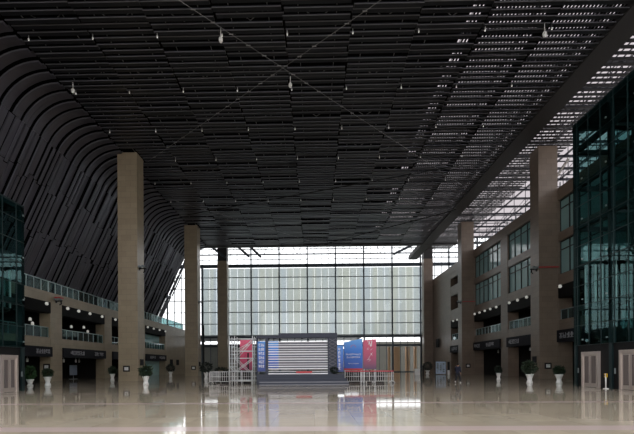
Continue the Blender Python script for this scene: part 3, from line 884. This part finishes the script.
MB().box(sx(-4.06),sx(-3.16),.2,.27,1.35,3.82).build('blue_panel', M['blue'], screen)
mb = MB()
rz = random.Random(3)
for k in range(13):
    z = 1.12+.215*k
    mb.box(sx(-4.06),sx(1.18),.1,.18,z,z+rz.choice((.05,.065,.085)))
mb.build('bars', M['ledbar'], screen)
MB().box(sx(-4.06),sx(1.18),.05,.2,.9,1.0).build('sill', M['ledbar'], screen)
MB().box(sx(-1.6),sx(-.2),-.05,.1,1.0,1.16).build('red_box', M['red'], screen)
sl = MB().box(sx(-4.98),sx(-4.3),.05,.1,1.15,3.8).build('left_panel', M['blue_side'], st)
mb = MB()
def putp(y):
    def f(m_, a, b, z0, z1): m_.box(a, b, y-.015, y, z0, z1)
    return f
for k in range(6): glyphs(mb, sx(-4.9), sx(-4.4), 1.5+.37*k, 1.76+.37*k, 3, putp(.05), 20+k)
mb.build('lettering', M['letter'], sl)
sr = MB().box(sx(2.02),sx(2.55),.05,.1,1.1,3.4).build('right_panel', M['blue_side'], st)
mb = MB()
for k in range(6): glyphs(mb, sx(2.08), sx(2.3), 1.3+.33*k, 1.55+.33*k, 1, putp(.05), 40+k)
mb.build('lettering', M['letter'], sr)
# plant on the stage
t = thing('stage_plant', 'dark spiky plant standing on the stage by the screen tower', 'plant', (1.75, SY-.1, .9))
MB().lathe([(.12,0),(.17,.22)], seg=12).build('pot', M['black'], t)
leaves(120, 0,0,.36, .3, .18, .2, 31, .1, 0).build('foliage', M['leaf_dark'], t)

# ------------------------------------------------------------------ posters on frames
def poster(x0, x1, y, z0, z1l, z1r, mat, label):
    c = (x0+x1)/2; hw = (x1-x0)/2
    t = thing('poster_stand', label, 'poster', (c, y, 0))
    mb = MB(); n = 0
    mb.v = [(-hw,-.03,z0),(hw,-.03,z0),(hw,-.03,z1r),(-hw,-.03,z1l),(-hw,.03,z0),(hw,.03,z0),(hw,.03,z1r),(-hw,.03,z1l)]
    for q in ((0,1,2,3),(7,6,5,4),(0,4,5,1),(1,5,6,2),(2,6,7,3),(3,7,4,0)): mb.f.append(q); mb.m.append(0)
    pn = mb.build('printed_panel', mat, t)
    mb = MB()
    for xx in (-hw+.1, hw-.1): mb.bar((xx,.06,0),(xx,.06,z1l-.2),.06); mb.bar((xx,.06,1.6),(xx,1.0,0),.05); mb.bar((xx,.06,.04),(xx,1.0,.04),.05)
    mb.build('support', M['scaff'], t)
    return t, pn, hw
t, pn, hw = poster(2.83, 4.58, 40, 1.2, 3.85, 4.2, M['blue'], 'big blue printed poster with two white text lines right of the stage')
mb = MB()
glyphs(mb, -.72, .72, 2.62, 2.78, 10, putp(-.03), 5); glyphs(mb, -.66, .66, 2.34, 2.5, 8, putp(-.03), 6); glyphs(mb, -.5, .5, 1.78, 1.86, 12, putp(-.03), 7)
mb.build('lettering', M['letter'], pn)
mb = MB()
for k in range(7):
    a = math.pi*k/6; mb.bar((.14*math.cos(a),-.04,3.4+.14*math.sin(a)),(.3*math.cos(a),-.04,3.4+.24*math.sin(a)),.035)
mb.build('red_emblem', pmat('dusty red print', rgb(176,110,150), .5), pn)
MB().box(-hw,hw,-.035,-.03,1.2,1.36).build('red_band', M['red'], pn)
def brush(hw, z0, z1, seed):
    r = random.Random(seed); mb = MB()
    for k in range(4):
        zc_ = z1-(k+.5)*(z1-z0)/4; s_ = (z1-z0)/9
        for j in range(4):
            a = r.uniform(-.6,.6); ux = r.uniform(-.35,.35)*hw; uz = zc_+r.uniform(-.5,.5)*s_
            l = r.uniform(.3,.55)*hw; d = Vector((math.sin(a)*l,0,math.cos(a)*l*r.choice((1,.3))))
            mb.bar(Vector((ux,-.04,uz))-d, Vector((ux,-.04,uz))+d, .07, .02)
    return mb
t, pn, hw = poster(4.68, 5.92, 40.3, 1.28, 4.05, 4.15, M['maroon'], 'rose banner with large white brush characters right of the blue poster')
brush(hw, 1.9, 4.0, 3).build('lettering', M['letter'], pn)
t, pn, hw = poster(-7.14, -5.94, 40.3, 1.25, 4.15, 4.15, M['pink'], 'crimson banner standing behind the scaffold left of the stage')
brush(hw, 2.0, 4.0, 8).build('lettering', M['pink'], pn)
MB().box(.1,.25,-.05,-.03,1.3,2.9).build('dark_figure_print', M['black'], pn)

# ------------------------------------------------------------------ scaffold tower
t = thing('scaffold_tower', 'white tube scaffold tower left of the stage before the crimson banner', 'scaffold', (-6.35, 37.6, 0))
xs_ = (-1.28, -.8, .82, 1.22)
for xx in xs_:
    MB().tube([(xx,0,0),(xx,0,4.35)], .045).build('upright', M['scaff'], t)
    MB().tube([(xx,1.2,0),(xx,1.2,4.35)], .045).build('upright', M['scaff'], t)
for yy in (0, 1.2):
    mb = MB()
    for z in (.35, 1.15, 2.35, 3.0, 4.1): mb.tube([(-1.28,yy,z),(1.22,yy,z)], .03)
    for z in (.7, 1.6, 1.9, 2.7, 3.4, 3.75): mb.tube([(-1.28,yy,z),(-.8,yy,z)], .025); mb.tube([(.82,yy,z),(1.22,yy,z)], .025)
    mb.build('ledger', M['scaff'], t)
    mb = MB()
    mb.tube([(-.8,yy,1.15),(.82,yy,2.35)], .03); mb.tube([(-.8,yy,2.35),(.82,yy,4.1)], .03); mb.tube([(-.8,yy,3.0),(.82,yy,3.9)], .025); mb.tube([(-1.28,yy,1.6),(-.8,yy,1.15)], .025)
    mb.tube([(-.8,yy,2.3),(.4,yy,1.15)], .025)
    mb.build('diagonal_brace', M['scaff'], t)
mb = MB()
for xx in xs_:
    for z in (1.15, 2.35, 4.1): mb.tube([(xx,0,z),(xx,1.2,z)], .028)
mb.build('cross_tubes', M['scaff'], t)

# ------------------------------------------------------------------ crowd barriers
def barrier(x, y, rz, label, ribbon=False, w=2.15):
    t = thing('crowd_barrier', label, 'barrier', (x, y, 0), rz, 'steel crowd barriers beside the stage')
    h = 1.12; a = w/2
    MB().tube([(-a,0,.18),(-a,0,h-.1),(-a+.1,0,h),(a-.1,0,h),(a,0,h-.1),(a,0,.18)], .026).tube([(-a,0,.22),(a,0,.22)], .022).tube([(-a,0,.66),(a,0,.66)], .02).build('frame', M['barrier'], t)
    n = 11; mb = MB()
    for k in range(1, n): mb.tube([(-a+w*k/n,0,.22),(-a+w*k/n,0,h)], .017, 6)
    mb.build('bars', M['barrier'], t)
    for s in (-1, 1): MB().tube([(s*(a-.25),-.3,.02),(s*(a-.25),-.22,.1),(s*(a-.25),0,.22),(s*(a-.25),.22,.1),(s*(a-.25),.3,.02)], .02, 6).build('foot', M['barrier'], t)
    if ribbon: MB().box(-a,a,-.04,.04,h-.06,h+.05).build('red_ribbon', M['redribbon'], t)
barrier(-8.65, 38.9, 0, 'white steel crowd barrier left of the stage, outermost one')
barrier(-6.4, 38.95, R(2), 'white steel crowd barrier behind the scaffold left of the stage')
barrier(3.85, 37.9, R(-1), 'white steel crowd barrier with red ribbon right beside the stage', True)
barrier(6.05, 37.95, R(2), 'white steel crowd barrier with red ribbon farther right of the stage', True)
barrier(-9.6, 40.2, R(78), 'white steel crowd barrier turned sideways at the left end of the row')
barrier(7.2, 39.2, R(80), 'white steel crowd barrier turned sideways at the right end of the row')
for k, (x, lab) in enumerate(((-8.2,'left'),(5.0,'right'))):
    t = thing('planter_box', 'long black planter box behind the barriers on the %s of the stage' % lab, 'planter', (x, 41.9, 0), 0, 'black planter boxes')
    MB().box(-1.9,1.9,-.2,.2,0,.75).build('box', M['black'], t)
    mb = leaves(260, 0,0,0, 1, .2, .22, 50+k, .1, 0)
    mb.v = [(v[0]*1.75, v[1]*.25, v[2]+.82) for v in mb.v]
    mb.build('foliage', M['leaf_dark'], t)

# ------------------------------------------------------------------ far right: boards and counter
t = thing('display_board', 'pale blue display board with printed rows near the far right wall', 'board', (22.0, 73.6, 0))
MB().box(-.85,.85,-.05,.05,.12,2.25).build('panel', pmat('pale blue board', rgb(176,192,212), .4), t)
MB().box(-.92,-.85,-.07,.07,0,2.3).box(.85,.92,-.07,.07,0,2.3).box(-.85,.85,-.07,.07,2.25,2.3).build('frame', M['mullion'], t)
mb = MB()
for k in range(3): glyphs(mb, -.75+.52*k, -.35+.52*k, .4, 2.0, 1, putp(-.05), 60+k)
mb.build('lettering', M['mull_light'], t)
t = thing('banner_stand', 'slim black stand on a white base beside the pale blue board', 'stand', (23.3, 73.4, 0))
MB().box(-.14,.14,-.14,.14,0,.75).build('base', M['white'], t)
MB().box(-.2,.2,-.05,.05,.75,2.2).build('panel', M['black'], t)
t = thing('reception_counter', 'small white counter before the far glass doors', 'counter', (17.3, 71.1, 0))
MB().box(-.42,.42,-.3,.3,0,1.0).build('body', M['white'], t); MB().box(-.5,.5,-.36,.36,1.0,1.06).build('top', M['white'], t)
t = thing('banner_stand', 'slim black stand right of the white counter by the far doors', 'stand', (18.3, 71, 0))
MB().box(-.16,.16,-.16,.16,0,.06).build('base', M['black'], t); MB().box(-.13,.13,-.04,.04,.06,1.6).build('panel', M['black'], t)

# ------------------------------------------------------------------ person
def skinmesh(name, pts, edges_, rad, mat, parent, root=0, sub=2):
    me = bpy.data.meshes.new(name); me.from_pydata(pts, edges_, []); me.update()
    o = bpy.data.objects.new(name, me); COL.objects.link(o)
    me.skin_vertices.new() if hasattr(me.skin_vertices, 'new') and not me.skin_vertices else None
    md = o.modifiers.new('skin', 'SKIN'); md.use_smooth_shade = True
    if not me.skin_vertices:
        pass
    for i, r in enumerate(rad):
        d = me.skin_vertices[0].data[i]; d.radius = r if isinstance(r, tuple) else (r, r); d.use_root = (i == root)
    sb = o.modifiers.new('sub', 'SUBSURF'); sb.levels = sub; sb.render_levels = sub
    dg = bpy.context.evaluated_depsgraph_get(); dg.update()
    nm = bpy.data.meshes.new_from_object(o.evaluated_get(dg))
    bpy.data.objects.remove(o)
    nm.materials.clear(); nm.materials.append(mat)
    for p_ in nm.polygons: p_.use_smooth = True
    q = bpy.data.objects.new(name, nm); COL.objects.link(q); q.parent = parent
    return q
# walks to +x; y is his left. heights in metres
pr = thing('person', 'person in navy jacket and black trousers with white shoes walking before the right column', 'person', (12.95, 38.2, 0), R(48))
hip = (0,0,.93)
bp = [hip,(0,0,1.12),(.02,0,1.32),(.03,0,1.44),(.055,0,1.52),(.07,0,1.585),(.08,0,1.65),(.07,0,1.715),
      (.02,-.17,1.42),(-.08,-.23,1.16),(.06,-.24,.92),(.1,-.24,.84),
      (.02,.17,1.42),(.08,.22,1.14),(.24,.2,.95),(.3,.2,.89),
      (.03,-.1,.88),(.2,-.1,.5),(.3,-.1,.1),(.42,-.1,.05),
      (-.03,.1,.88),(-.04,.1,.48),(-.3,.1,.18),(-.24,.1,.06)]
be = [(0,1),(1,2),(2,3),(3,4),(4,5),(5,6),(6,7),(3,8),(8,9),(9,10),(10,11),(3,12),(12,13),(13,14),(14,15),(0,16),(16,17),(17,18),(18,19),(0,20),(20,21),(21,22),(22,23)]
br_ = [(.09,.12),(.08,.11),(.09,.13),(.06,.08),.058,.085,.105,.08,.05,.04,.032,.03,.05,.04,.032,.03,.07,.05,.034,.03,.07,.05,.034,.03]
skinmesh('body', bp, be, br_, M['skin'], pr)
skinmesh('jacket', [(-.01,0,.8),(0,0,.92),(0,0,1.12),(.02,0,1.32),(.03,0,1.44),(.045,0,1.5),(.02,-.19,1.43),(-.08,-.25,1.16),(.04,-.26,.95),(.02,.19,1.43),(.08,.24,1.14),(.21,.22,.98)],
         [(0,1),(1,2),(2,3),(3,4),(4,5),(4,6),(6,7),(7,8),(4,9),(9,10),(10,11)], [(.15,.2),(.16,.21),(.15,.2),(.16,.21),(.11,.15),.08,.095,.08,.065,.095,.08,.065], M['navy'], pr)
skinmesh('trousers', [(0,0,1.02),(0,0,.88),(.03,-.1,.8),(.2,-.1,.5),(.3,-.1,.1),(-.03,.1,.8),(-.04,.1,.48),(-.29,.1,.18)],
         [(0,1),(1,2),(2,3),(3,4),(1,5),(5,6),(6,7)], [(.13,.16),(.14,.18),.125,.095,.075,.125,.095,.075], M['trouser'], pr)
for nm, pts in (('shoe', [(.27,-.1,.06),(.36,-.1,.05),(.47,-.1,.045)]), ('shoe', [(-.33,.1,.2),(-.27,.1,.1),(-.22,.1,.045)])):
    skinmesh(nm, pts, [(0,1),(1,2)], [.06,.058,.04], M['white'], pr)
skinmesh('hair', [(.02,0,1.57),(.025,0,1.65),(.05,0,1.715),(.1,0,1.745)], [(0,1),(1,2),(2,3)], [(.06,.085),(.09,.112),(.095,.112),(.06,.08)], M['hair'], pr)
mb = MB(); mb.ball((.185,0,1.61), .02, 8, 6); mb.ball((.06,-.1,1.61), .024, 8, 6); mb.ball((.06,.1,1.61), .024, 8, 6)
mb.build('nose_and_ears', M['skin'], pr)
mb = MB(); mb.ball((.168,-.035,1.64), .012, 8, 6); mb.ball((.168,.035,1.64), .012, 8, 6); mb.box(.16,.168,-.025,.025,1.56,1.568)
mb.build('eyes_and_mouth', M['hair'], pr)
for s in (-1, 1):
    hx, hy, hz = ((.1,-.24,.84) if s < 0 else (.3,.2,.89))
    for k in range(4):
        o_ = skinmesh('finger', [(hx,hy,hz),(hx+.02+.012*k,hy+(k-1.5)*.016,hz-.05),(hx+.03+.012*k,hy+(k-1.5)*.015,hz-.085+.006*abs(k-1))], [(0,1),(1,2)], [.012,.009,.008], M['skin'], pr, sub=1)
    skinmesh('thumb', [(hx,hy,hz),(hx+.04,hy-s*.02,hz-.02),(hx+.06,hy-s*.02,hz-.05)], [(0,1),(1,2)], [.013,.011,.009], M['skin'], pr, sub=1)

# ------------------------------------------------------------------ light and camera
w = bpy.data.worlds.new('overcast sky'); SC.world = w; w.use_nodes = True
bg = w.node_tree.nodes['Background']; bg.inputs[0].default_value = (.985,.975,1.0,1); bg.inputs[1].default_value = 1.0

cam = bpy.data.cameras.new('camera'); co = bpy.data.objects.new('camera', cam); COL.objects.link(co)
cam.sensor_width = 36; cam.lens = 420/634*36
cam.shift_x = (317-306.543)/634; cam.shift_y = (366.166-217)/634
cam.clip_end = 600; cam.clip_start = .1
co.matrix_world = Matrix.Translation((0,0,1.6)) @ Matrix.Rotation(.0186,4,'Z') @ Matrix.Rotation(R(90),4,'X') @ Matrix.Rotation(-.006,4,'Z')
SC.camera = co
vs = SC.view_settings; vs.view_transform = 'Standard'; vs.look = 'None'; vs.gamma = 1; vs.use_curve_mapping = False; vs.exposure = 1.35
SC.cycles.use_denoising = True
SC.cycles.max_bounces = 8; SC.cycles.transparent_max_bounces = 24; SC.cycles.diffuse_bounces = 4; SC.cycles.glossy_bounces = 4
SC.cycles.caustics_reflective = False; SC.cycles.caustics_refractive = False
